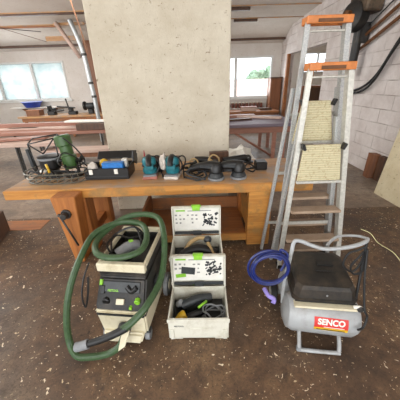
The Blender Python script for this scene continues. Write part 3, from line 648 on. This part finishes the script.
part('motor', MB().lathe(ax*.12, [(.06, -.04), (.075, .0), (.075, .09), (.062, .10), (.062, .19), (.078, .2), (.078, .285), (.065, .30), (.03, .302)], ax, 24), 'green_tool', t)
part('base', MB().lathe((0, 0, 0), [(.09, 0), (.095, .008), (.095, .02), (.03, .025)], (0, 0, 1), 24).cyl((-.06, 0, .02), (-.07, 0, .15), .008).cyl((.06, 0, .02), (.05, 0, .15), .008), 'steel', t)
for s_ in (-1, 1): part('handle', MB().tube([(s_*.07-.03, 0, .16), (s_*.13-.03, -.03, .17), (s_*.16-.02, -.05, .20)], lambda u: .016+.008*u, 10), 'black', t)
part('cord', MB().tube([(-.08, .0, .42), (.02, -.06, .38), (.12, -.08, .28), (.16, -.06, .16), (.05, -.12, .12), (-.08, -.12, .16), (-.02, -.1, .26), (.09, -.10, .22), (.17, -.04, .1)], .007, 6), 'black', t)
t = thing('router', 'black router with round grey rim and wire frame at the far left of the bench', 'power tool', (-1.55, 2.64, TZ+.012)); t.scale = (1.12, 1.12, 1.15)
part('motor', MB().lathe((0, 0, .06), [(.07, 0), (.09, .02), (.092, .10), (.098, .105), (.098, .125), (.085, .13), (.05, .135), (.02, .14)], (0, 0, 1), 28), 'black', t)
part('rim', MB().lathe((0, 0, .155), [(.093, 0), (.101, .004), (.101, .018), (.09, .026)], (0, 0, 1), 28), 'mgrey', t)
part('base', MB().lathe((0, 0, 0), [(.08, 0), (.08, .015), (.05, .06), (.05, .065)], (0, 0, 1), 24), 'steel', t)
b = MB()
for a, c in (((-.10, -.05, .02), (-.13, -.05, .30)), ((-.13, -.05, .30), (.10, -.02, .34)), ((-.13, -.05, .30), (-.02, -.04, .21)), ((.10, -.02, .34), (-.02, -.04, .21)), ((.10, -.02, .34), (.10, -.02, .10)), ((-.13, -.05, .30), (-.14, .06, .33)), ((-.14, .06, .33), (.10, .06, .36)), ((.10, .06, .36), (.10, -.02, .34))): b.tube([a, c], .006, 6, 0)
part('guide_frame', b, 'black', t)
part('side_handle', MB().cyl((-.135, -.055, .10), (-.145, -.055, .26), .016), 'dgrey', t)
solo('chisel_handle', MB().tube([(-1.47, 2.44, .80), (-1.50, 2.47, .88)], .012, 8, 0), 'yellow', 'short yellow handle sticking up from the wire basket', 'tool handle')
solo('tin', MB().lathe((-1.56, 2.50, .795), [(.03, 0), (.036, .005), (.03, .02), (.012, .025)], (0, 0, 1)), 'white', 'small whitish tin lying in the wire basket', 'tin')
# black toolbox
t = thing('tool_box', 'open black tool box on the bench, full of bits', 'tool box', (-.925, 2.6, TZ))
b = MB(); b.bb(-.215, .215, -.13, .14, 0, .01); b.bb(-.22, .22, -.135, -.12, 0, .115, .005); b.bb(-.22, .22, .13, .145, 0, .115, .005); b.bb(-.22, -.205, -.12, .13, 0, .115, .005); b.bb(.205, .22, -.12, .13, 0, .115, .005)
part('box_body', b, 'black', t)
for x in (-.15, .10): part('clasp', MB().bb(x-.018, x+.018, -.146, -.136, .06, .11, .003), 'white', t)
b = MB(); b.box((0.03, .20, .17), (.42, .02, .10), (math.radians(-50), 0, 0), .006); b.box((.235, .14, .15), (.02, .15, .12), (math.radians(-25), 0, 0), .004)
part('lid', b, 'black', t); part('front_rib', MB().bb(-.21, .21, -.141, -.1355, .03, .04, .002), 'dgrey', t)
part('divider', MB().bb(-.2, .2, .0, .006, .011, .09, .001), 'dgrey', t)
solo('plastic_case', MB().bb(-.97, -.76, 2.49, 2.57, TZ+.0105, TZ+.165, .006), 'blue_box', 'blue plastic box lying in the open tool box', 'box')
solo('tape_measure', MB().blob((-1.0, 2.655, TZ+.115), (.05, .04, .055), 2, .05), 'yellow', 'yellow tool lying behind the blue box', 'tape measure')
solo('cloth_bag', MB().blob((-1.08, 2.54, TZ+.09), (.05, .045, .075), 3, .15, 3), 'bag', 'crumpled pale bag in the left of the tool box', 'bag')
solo('metal_part', MB().bb(-.80, -.745, 2.60, 2.66, TZ+.0105, TZ+.17, .004), 'white', 'whitish block in the right rear corner of the tool box', 'block')
def rag(name, c, r, mat, label, cat, seed=1): return solo(name, MB().blob(c, r, 3, .3, seed), mat, label, cat)
# teal sheet sanders
def finish_sander(label, x, y, rz, padm, bag, spike):
    t = thing('finishing_sander', label, 'power tool', (x, y, TZ), rz); t.scale = (1.3, 1.2, 1.25)
    part('pad', MB().bb(-.055, .055, -.09, .09, 0, .022, .005), padm, t)
    part('pad_clamp', MB().bb(-.05, .05, -.085, .085, .0225, .034, .003), 'mgrey', t)
    b = MB(); b.lathe((0, .0, .035), [(.05, 0), (.055, .01), (.055, .035), (.046, .04), (.05, .06), (.055, .10), (.045, .125), (.02, .135)], (0, 0, 1), 20); part('motor_housing', b, 'teal', t)
    part('grip', MB().tube([(0, .07, .06), (0, .06, .13), (0, .0, .165), (0, -.06, .15), (0, -.085, .11)], .021, 12), 'black', t)
    part('vent_band', MB().lathe((0, 0, .09), [(.056, 0), (.058, .003), (.058, .012), (.056, .015)], (0, 0, 1), 20), 'black', t)
    part('front_panel', MB().bb(-.035, .035, -.07, -.045, .07, .12, .006), 'teal', t); part('side_strap', MB().tube([(.05, -.02, .03), (.08, -.02, .10), (.05, -.01, .16), (.0, .0, .17)], .006, 6), 'black', t)
    if bag: part('dust_bag', MB().blob((-.07, .0, .12), (.03, .05, .065), 3, .15, 5), 'bag', t)
    part('cord', MB().tube([(0, .09, .1), (.05, .12, .14), (.09, .08, .12), (.085, -.0, .06), (.10, -.07, .012)], .006, 6), 'black', t)
    return t
finish_sander('teal finishing sander with pink pad right of the tool box', -.50, 2.53, .1, 'pinkpad', False, True)
finish_sander('teal finishing sander with whitish dust bag and pad', -.265, 2.51, -.15, 'bag', True, False)
solo('glue_bottle', MB().lathe((-.575, 2.70, TZ), [(.02, 0), (.022, .01), (.022, .12), (.011, .15), (.009, .17), (.004, .23)], (0, 0, 1), 16), 'redtool', 'small red pointed bottle behind the first teal sander', 'bottle')
solo('wood_offcut', MB().box((-.37, 2.78, TZ+.072), (.32, .05, .14), (0, math.radians(2), .03), .003), 'dark_wood', 'brown board standing on edge behind the teal sanders', 'board')
rag('dark_bag', (-.43, 2.66, TZ+.058), (.06, .05, .058), 'black', 'black motor part lying between the two teal sanders', 'power tool', 4)
# random orbit sanders
def orbital(label, x, y, rz):
    t = thing('orbital_sander', label, 'power tool', (x, y, TZ), rz); t.scale = (1.2, 1.25, 1.3)
    part('pad', MB().cyl((0, 0, 0), (0, 0, .018), .068, seg=28), 'mgrey', t)
    part('skirt', MB().lathe((0, 0, .019), [(.06, 0), (.062, .005), (.055, .022), (.045, .035)], (0, 0, 1), 28), 'dgrey', t)
    part('housing', MB().lathe((0, 0, .05), [(.045, 0), (.052, .01), (.05, .05), (.035, .07), (.015, .075)], (0, 0, 1), 24), 'black', t)
    part('body', MB().tube([(0.03, 0, .095), (-.05, 0, .10), (-.14, 0, .085), (-.22, 0, .06)], lambda u: .040-.012*u, 14), 'black', t)
    part('dust_port', MB().tube([(-.03, .045, .05), (-.12, .05, .04), (-.18, .05, .03)], .016, 10), 'dgrey', t)
    part('cord', MB().tube([(-.22, 0, .06), (-.28, .01, .06), (-.30, .06, .05), (-.24, .10, .05), (-.20, .06, .09), (-.26, -.02, .10), (-.33, .04, .03)], .007, 6), 'black', t)
    part('maker_strip', MB().bb(-.12, -.02, -.043, -.036, .088, .108, .002), 'dgrey', t)
    return t
orbital('black random orbit sander, left of the pair at the bench right end', .165, 2.385, math.radians(-22))
orbital('black random orbit sander, right of the pair at the bench right end', .385, 2.40, math.radians(-14))
t = thing('angle_grinder', 'black grinder lying behind the pair of black sanders', 'power tool', (.42, 2.88, TZ), .2)
part('body', MB().tube([(-.15, 0, .05), (-.05, 0, .055), (.08, 0, .06), (.12, 0, .06)], lambda u: .033+.006*u, 12), 'black', t); part('gear_head', MB().blob((.15, 0, .055), (.045, .04, .04), 2), 'steel', t)
part('guard', MB().lathe((.16, 0, .004), [(.06, 0), (.062, .01), (.02, .018)], (0, 0, 1), 20), 'steel', t); part('side_handle', MB().tube([(.14, -.04, .06), (.13, -.12, .07)], .015, 10, 0), 'black', t)
t = thing('drill', 'dark hand drill lying behind the left black sander', 'power tool', (.06, 2.88, TZ), -.3)
part('body', MB().tube([(-.10, 0, .05), (0, 0, .055), (.1, 0, .05)], .04, 12), 'black', t); part('grip', MB().tube([(-.06, 0, .05), (-.09, -.09, .035), (-.1, -.14, .03)], .022, 10), 'black', t)
part('chuck', MB().cyl((.10, 0, .05), (.16, 0, .05), .024, .018), 'steel', t)
solo('scraper', MB().lathe((.12, 2.58, TZ), [(.02, 0), (.024, .02), (.018, .09), (.028, .11), (.024, .14), (.008, .15)], (0, 0, 1), 14), 'tan', 'tan wooden handled tool standing among the black sanders', 'hand tool')
solo('cable_loop', MB().tube([(-.09, 2.56, .71), (-.10, 2.57, .80), (-.06, 2.57, .86), (-.01, 2.57, .83), (-.01, 2.56, .75), (-.05, 2.55, .71)], .008, 7, 6, True), 'tan', 'brownish cable loop standing between teal and black sanders', 'cable')
solo('power_cable', MB().tube([(-.16, 2.6, .715), (-.10, 2.52, .74), (-.03, 2.48, .72), (.05, 2.50, .76), (.02, 2.58, .78), (-.06, 2.55, .76), (-.10, 2.48, .73), (-.02, 2.42, .715), (.04, 2.46, .72)], .009, 7), 'black', 'heap of black cable left of the left black sander', 'cable')
solo('power_cable', MB().tube([(.50, 2.62, .715), (.58, 2.56, .74), (.54, 2.48, .73), (.47, 2.52, .76), (.52, 2.60, .78), (.60, 2.62, .72), (.56, 2.7, .71)], .008, 7), 'black', 'heap of black cable right of the right black sander', 'cable')
solo('power_cable', MB().tube([(-.14, 2.44, .71), (-.08, 2.36, .72), (0.0, 2.33, .715), (.07, 2.37, .74), (.03, 2.44, .78), (-.06, 2.46, .80), (-.12, 2.40, .77), (-.05, 2.34, .75), (.06, 2.32, .72)], .010, 7), 'dgrey', 'thick grey cable coiled at the bench front left of the black sanders', 'cable')
solo('cable_loop', MB().tube([(.12, 2.62, .72), (.10, 2.62, .82), (.15, 2.62, .88), (.21, 2.61, .84), (.20, 2.60, .74)], .008, 7, 6), 'tan', 'brownish cable loop standing behind the two black sanders', 'cable')
solo('battery', MB().bb(.60, .72, 2.60, 2.72, TZ+.0, TZ+.09, .01), 'black', 'black battery block at the right of the sander heap', 'battery')
solo('sandpaper_box', MB().box((.24, 2.99, TZ+.06), (.22, .08, .12), (0, 0, .1), .004), 'dark_wood', 'small brown box behind the black drill', 'box')

# ------------------------------------------------------------------ behind the bench
rag('sheet_bag', (.62, 4.1, .30), (.32, .25, .30), 'white', 'white plastic sheet bundle on the floor behind the bench', 'sheet', 8)
rag('dark_bag', (.58, 3.75, .22), (.20, .18, .22), 'black', 'black bag on the floor in front of the white sheet', 'bag', 9)
def plank_table(label, x0, x1, y0, y1, z, mat, lm, xs, group=None):
    t = thing('work_table', label, 'table', ((x0+x1)/2, (y0+y1)/2, 0))
    part('tabletop', MB().bb(x0, x1, y0, y1, z-.06, z, .006), mat, t, True)
    if lm != 'steel': part('apron', MB().bb(x0+.1, x1-.1, y0+.05, y0+.09, z-.18, z-.061, .004), lm, t, True)
    lw = .035 if lm != 'steel' else .016
    for x in xs:
        for y in (y0+.09, y1-.09): part('leg', MB().bb(x-lw, x+lw, y-lw, y+lw, 0, z-.061, .004), lm, t, True)
    return t
plank_table('long wooden table left behind the bench, loaded with planks', -6.2, -1.7, 5.1, 6.0, .78, 'plank_red', 'steel', (-5.8, -3.6, -1.9))
solo('plank', MB().box((-4.6, 5.45, .80), (2.6, .16, .035), (0, 0, .05), .003), 'plank', 'broad pinkish plank lying left on the long table', 'plank')
solo('plank', MB().box((-2.9, 5.5, .80), (2.0, .18, .035), (0, 0, -.03), .003), 'plank', 'pale plank lying on the right half of the long table', 'plank')
solo('plank', MB().box((-3.55, 5.8, .83), (3.2, .12, .08), (0, 0, .02), .003), 'plank_red', 'thick reddish beam at the back of the long table', 'plank')
solo('crate', MB().bb(-2.35, -1.75, 5.15, 5.45, .783, .90, .004), 'dark_wood', 'dark flat box at the right end of the long table', 'crate')
solo('plank', MB().box((-2.15, 5.4, .925), (1.0, .22, .03), (0, 0, -.15), .003), 'white', 'white board lying on the dark flat box', 'plank')
t = plank_table('second lower plank table with metal legs at far left', -4.6, -2.35, 4.25, 4.75, .74, 'plank', 'steel', (-4.2, -3.05, -2.6))
solo('plank', MB().box((-3.35, 4.5, .765), (1.4, .22, .035), (0, 0, .22), .003), 'plank_red', 'reddish plank lying askew on the second plank table', 'plank')
solo('plank', MB().box((-1.95, 4.3, .60), (1.2, .3, .05), (0, 0, .04), .003), 'plank', 'thick pale plank right behind the bench, left of the pillar', 'plank')
t = thing('sawhorse', 'wooden trestle carrying the thick plank left of the pillar', 'trestle', (-1.95, 4.3, 0))
part('beam', MB().bb(-2.4, -1.5, 4.22, 4.38, .49, .573, .004), 'mid_wood', t, True)
for x in (-2.3, -1.6):
    for s_ in (-1, 1): part('leg', MB().tube([(x, 4.3+s_*.03, .5), (x+.02, 4.3+s_*.2, .01)], .025, 4, 0), 'mid_wood', t, True)
# back wall bench and tools, left
t = plank_table('workbench under the left window, covered in small tools', -5.9, -2.5, 8.9, 9.7, .70, 'bench_top', 'bench_dark', (-5.7, -4.2, -2.7)); 
t.name = 'wall_workbench'
t = thing('vise', 'dark bench vise on the bench under the left window', 'vise', (-4.9, 9.25, .701))
part('body', MB().bb(-.12, .12, -.1, .1, 0, .12, .01).bb(-.08, -.03, -.12, .12, .12, .3, .01).bb(.05, .1, -.12, .12, .12, .22, .01), 'black', t); part('screw', MB().cyl((.1, 0, .1), (.4, 0, .14), .03), 'steel', t)
t = thing('vise', 'second dark vise with tall upright bar, right of the first', 'vise', (-4.2, 9.25, .701))
part('body', MB().bb(-.13, .13, -.1, .1, 0, .1, .01).bb(-.1, .0, -.1, .1, .1, .2, .01), 'black', t); part('bar', MB().cyl((-.1, 0, .1), (-.16, 0, .50), .022), 'steel', t); part('arm', MB().cyl((-.5, 0, .26), (.1, 0, .2), .022), 'black', t)
t = thing('bench_grinder', 'dark bench grinder at the right end of the window bench', 'grinder', (-3.6, 9.3, .701))
part('stand', MB().bb(-.08, .08, -.08, .08, 0, .15, .01), 'black', t); part('motor', MB().cyl((-.12, 0, .25), (.12, 0, .25), .1), 'dgrey', t)
for s_ in (-1, 1): part('grinding_wheel', MB().cyl((s_*.15, 0, .25), (s_*.21, 0, .25), .14), 'black', t)
t = thing('tub', 'blue plastic tub on a shelf under the left window', 'tub', (-5.85, 9.84, .92))
part('bowl', MB().lathe((0, 0, 0), [(.22, 0), (.30, .16), (.33, .17), (.31, .175), (.28, .15), (.2, .02), (0.01, .02)], (0, 0, 1), 24), 'navy', t)
part('rim', MB().lathe((0, 0, .171), [(.31, 0), (.34, .004), (.34, .014), (.32, .02)], (0, 0, 1), 24), 'navy', t)
sh_ = thing('wall_shelf', 'thin shelf on the back wall under the left window', 'shelf', (-5.7, 10.0, .9)); part('board', MB().bb(-.9, .9, -.26, .19, -.01, .018), 'backwall', sh_)
for x in (-.6, .5): part('bracket', MB().prism([(x, .19, -.01), (x, -.15, -.01), (x, .19, -.2)], (.03, 0, 0), .002), 'mid_wood', sh_)
t = thing('crate', 'small brown box at the left end of the window bench', 'box', (-5.45, 9.2, .701)); part('body', MB().bb(-.22, .22, -.15, .15, 0, .16, .006), 'mid_wood', t); part('lid', MB().bb(-.24, .24, -.16, .16, .161, .185, .004), 'bench_dark', t)
# right back area
t = plank_table('dark trestle table with purple-grey top right of the pillar', .3, 2.0, 5.2, 6.6, .78, 'table_top', 'plank_red', (.5, 1.55, 1.75))
part('diagonal_brace', MB().tube([(1.55, 5.3, .1), (.6, 5.3, .7)], .028, 4, 0), 'plank_red', t, True)
solo('plank', MB().box((1.35, 6.1, .805), (1.1, .14, .04), (0, 0, -.5), .003), 'plank', 'pale plank lying diagonally on the trestle table', 'plank')
solo('plank', MB().box((.75, 5.75, .80), (.9, .1, .035), (0, 0, .3), .003), 'dark_wood', 'dark narrow strip lying on the trestle table', 'plank')
solo('plank', MB().box((.85, 6.35, .81), (1.0, .2, .055), (0, 0, .05), .003), 'plank_red', 'reddish board at the rear of the trestle table', 'plank')
t = plank_table('low brown cabinet bench under the right window', .5, 2.75, 9.0, 9.7, .62, 'bench_dark', 'mid_wood', (.7, 1.7, 2.6))
part('shelf', MB().bb(.6, 2.65, 9.05, 9.65, .2, .23), 'bench_dark', t, True)
t = thing('pot_shelf', 'narrow shelf of brown pots below the right window', 'shelf', (1.75, 10.05, .62)); part('board', MB().bb(-.65, .7, -.1, .14, 0, .025), 'backwall', t)
part('back_rail', MB().bb(-.65, .7, .12, .14, .026, .1, .002), 'backwall', t)
proto = thing('pot', 'brown pot at the far left of the row under the right window', 'pot', (1.18, 10.03, .646), 0, 'brown pots below the right window')
part('body', MB().lathe((0, 0, 0), [(.04, 0), (.055, .06), (.055, .13), (.045, .17), (.03, .175)], (0, 0, 1), 14), 'brownpot', proto); part('lid', MB().lathe((0, 0, .176), [(.04, 0), (.042, .01), (.02, .02)], (0, 0, 1), 12), 'cream', proto)
ordn = ['', 'second', 'third', 'fourth', 'fifth', 'sixth', 'seventh', 'eighth', 'ninth']
for k in range(1, 10):
    c = copy_thing(proto); c.location.x = 1.18+k*.13
    c['label'] = ('brown pot %s from the left in the row under the right window' % ordn[k]) if k < 9 else 'brown pot at the far right of the row under the right window'
t = thing('cabinet', 'tall brown wooden cabinet in the corner right of the window', 'cabinet', (2.76, 9.98, 0))
part('carcass', MB().bb(-.18, .20, -.2, .18, 0, 1.6, .006), 'mid_wood', t); dd = part('door', MB().bb(-.16, .18, -.222, -.201, .05, 1.55, .006), 'mid_wood', t); part('knob', MB().blob((-.12, -.235, .9), (.015, .015, .015)), 'steel', dd)
part('crown_board', MB().bb(-.20, .22, -.23, .19, 1.601, 1.64), 'dark_wood', t)
t = thing('hand_plane', 'dark tools heaped on the low bench beside the cabinet', 'tool', (2.35, 9.3, .621)); part('body', MB().bb(-.2, .2, -.06, .06, 0, .08, .01), 'dark_wood', t); part('handle', MB().tube([(.1, 0, .08), (.14, 0, .16), (.08, 0, .2)], .025, 8), 'mid_wood', t)
t = thing('wood_box', 'pale wooden box on the low bench under the right window', 'box', (1.75, 9.25, .621)); part('body', MB().bb(-.25, .25, -.12, .12, 0, .12, .006), 'plank', t); part('lid', MB().bb(-.26, .26, -.13, .13, .121, .14), 'plank_red', t)
# board seen through the ladder
solo('leaning_board', MB().prism([(2.86, 7.2, 0), (2.86, 7.5, 0), (2.98, 7.5, 1.75), (2.98, 7.2, 1.75)], (-.03, 0, 0), .003), 'bench', 'tan board leaning at the opening behind the ladders', 'board')
t = thing('cupboard', 'dark wooden cupboard inside the side room behind the ladders', 'cupboard', (3.75, 9.2, 0)); part('carcass', MB().bb(-.35, .35, -.25, .25, 0, 1.35, .006), 'mid_wood', t); part('door', MB().bb(-.33, .33, -.272, -.251, .05, 1.3, .006), 'dark_wood', t)
# right wall
solo('leaning_board', MB().prism([(2.57, 3.48, 0), (2.60, 2.9, 0), (2.965, 3.2, 1.0), (2.935, 3.78, 1.0)], (.03, .0, 0.0), .002), 'cream_board', 'cream painted board leaning on the right wall', 'board')
solo('wood_offcut', MB().prism([(2.84, 4.10, 0), (2.95, 4.06, 0), (2.975, 4.08, .40), (2.865, 4.12, .40)], (.01, .14, 0), .003), 'mid_wood', 'short red-brown board standing against the right wall', 'board')
solo('wood_offcut', MB().prism([(2.90, 3.92, 0), (2.97, 3.90, 0), (2.99, 3.91, .40), (2.92, 3.93, .40)], (.0, .12, 0), .003), 'dark_wood', 'dark strip standing for the shaded gap between the red-brown board and the cream board', 'board')  # dark piece put in for the shade of the gap between the boards
# pipes and cables, right wall
solo('rusty_pipe', MB().tube([(2.93, 3.2, 2.95), (2.93, 4.35, 2.52), (2.93, 5.2, 2.20), (2.93, 5.35, 2.13)], .025, 8, 3), 'rust', 'upper rusty pipe running down the right wall', 'pipe')
solo('rusty_pipe', MB().tube([(2.93, 3.2, 2.75), (2.93, 4.35, 2.34), (2.93, 5.3, 2.0), (2.93, 5.45, 1.98)], .025, 8, 3), 'rust', 'lower rusty pipe running down the right wall', 'pipe')
solo('wall_cable', MB().tube([(2.95, 3.2, 3.1), (2.95, 4.3, 2.72), (2.95, 5.3, 2.28)], .012, 6, 3), 'rubber', 'thin dark cable above the rusty pipes', 'cable')
for k, (dz, lab) in enumerate(((0, 'upper thick black cable sagging along the right wall'), (-.09, 'lower thick black cable sagging along the right wall'))):
    solo('wall_cable', MB().tube([(2.94-.03*k, 3.6, 2.7+dz), (2.94-.03*k, 4.24, 2.09+dz), (2.94-.03*k, 4.6, 1.62+dz), (2.94, 4.95, 1.40+dz*.7), (2.94, 5.5, 1.28+dz*.2)], .02, 8, 6), 'rubber', lab, 'cable')
t = thing('wall_fan', 'dark dirty fan unit high on the wall behind the ladder tops', 'fan', (2.72, 5.2, 2.10))
part('drum', MB().lathe((0, 0, .38), [(.05, -.12), (.19, -.10), (.22, -.05), (.22, .1), (.16, .14), (.05, .16)], (-1, -.3, .1), 24), 'black_dusty', t); part('hub', MB().lathe((0, 0, .38), [(.03, .13), (.08, .15), (.07, .22), (.02, .23)], (-1, -.3, .1), 16), 'rust', t)
part('bracket', MB().bb(.05, .27, -.06, .06, .0, .3, .01), 'steel', t)
part('housing', MB().box((.12, -.05, .62), (.28, .5, .42), (0, .1, .1), .02), 'fan_box', t, label='grimy brown fan housing')
part('lower_duct', MB().tube([(.1, 0, .2), (.1, .0, -.2), (.12, .05, -.5)], .07, 10), 'black_dusty', t)
# pipe and brace, left
t = thing('vent_pipe', 'silver vent pipe bending down beside the pillar', 'pipe', (-2.92, 8, 0))
part('duct', MB().tube([(-3.2, 8.0, 3.12), (-3.08, 8.0, 2.72), (-3.0, 8.0, 2.32), (-2.96, 8.0, 1.71), (-2.93, 8.0, 1.2), (-2.92, 8.0, .0)], .06, 14, 6), 'pipe', t, True)
for z, x in ((1.25, -2.935), (1.6, -2.955), (2.3, -3.0)): part('pipe_collar', MB().cyl((x, 8, z), (x-.004, 8, z+.06), .07), 'steel', t, True)
for k, z in enumerate((1.25, 1.55)): pass
solo('brace', MB().tube([(-3.6, 8.05, 3.08), (-3.13, 8.05, 2.27)], .06, 4, 0), 'plank', 'pale diagonal timber brace beside the vent pipe', 'brace')
solo('brace', MB().bb(-3.7, -2.9, 8.12, 8.2, 3.03, 3.09), 'bench_top', 'short timber rail at the top of the brace', 'brace')
solo('thin_rod', MB().tube([(-2.40, 6.2, 3.18), (-2.30, 6.2, 2.62), (-2.24, 6.2, 2.2)], .014, 6, 0), 'rust', 'thin rusty rod crossing the vent pipe', 'rod')
solo('wire_line', MB().tube([(-6.6, 7, 3.05), (-3.6, 7.2, 2.75)], .008, 5, 0), 'steel', 'lower thin wire stretched under the left ceiling', 'wire')
solo('wire_line', MB().tube([(-5.4, 7.2, 3.12), (-3.9, 8, 2.65)], .006, 5, 0), 'rust', 'upper thin wire stretched under the left ceiling', 'wire')
solo('ceiling_board', MB().box((-3.95, 9.0, 2.86), (.9, .05, .12), (0, 0, 0), .004), 'bench_top', 'short tan board hanging under the left ceiling edge', 'board')
# left edge of picture
t = thing('crate', 'brown wooden crate with dark inside, cut by the left picture edge', 'crate', (-2.46, 2.5, 0), .3)
b = MB(); b.bb(-.2, .2, -.2, .2, 0, .02); b.bb(-.2, .2, -.2, -.18, .02, .26); b.bb(-.2, .2, .18, .2, .02, .26); b.bb(-.2, -.18, -.18, .18, .02, .26); b.bb(.18, .2, -.18, .18, .02, .26); part('body', b, 'dark_wood', t); part('rail', MB().bb(-.21, .21, -.215, -.2005, .2, .26), 'mid_wood', t)
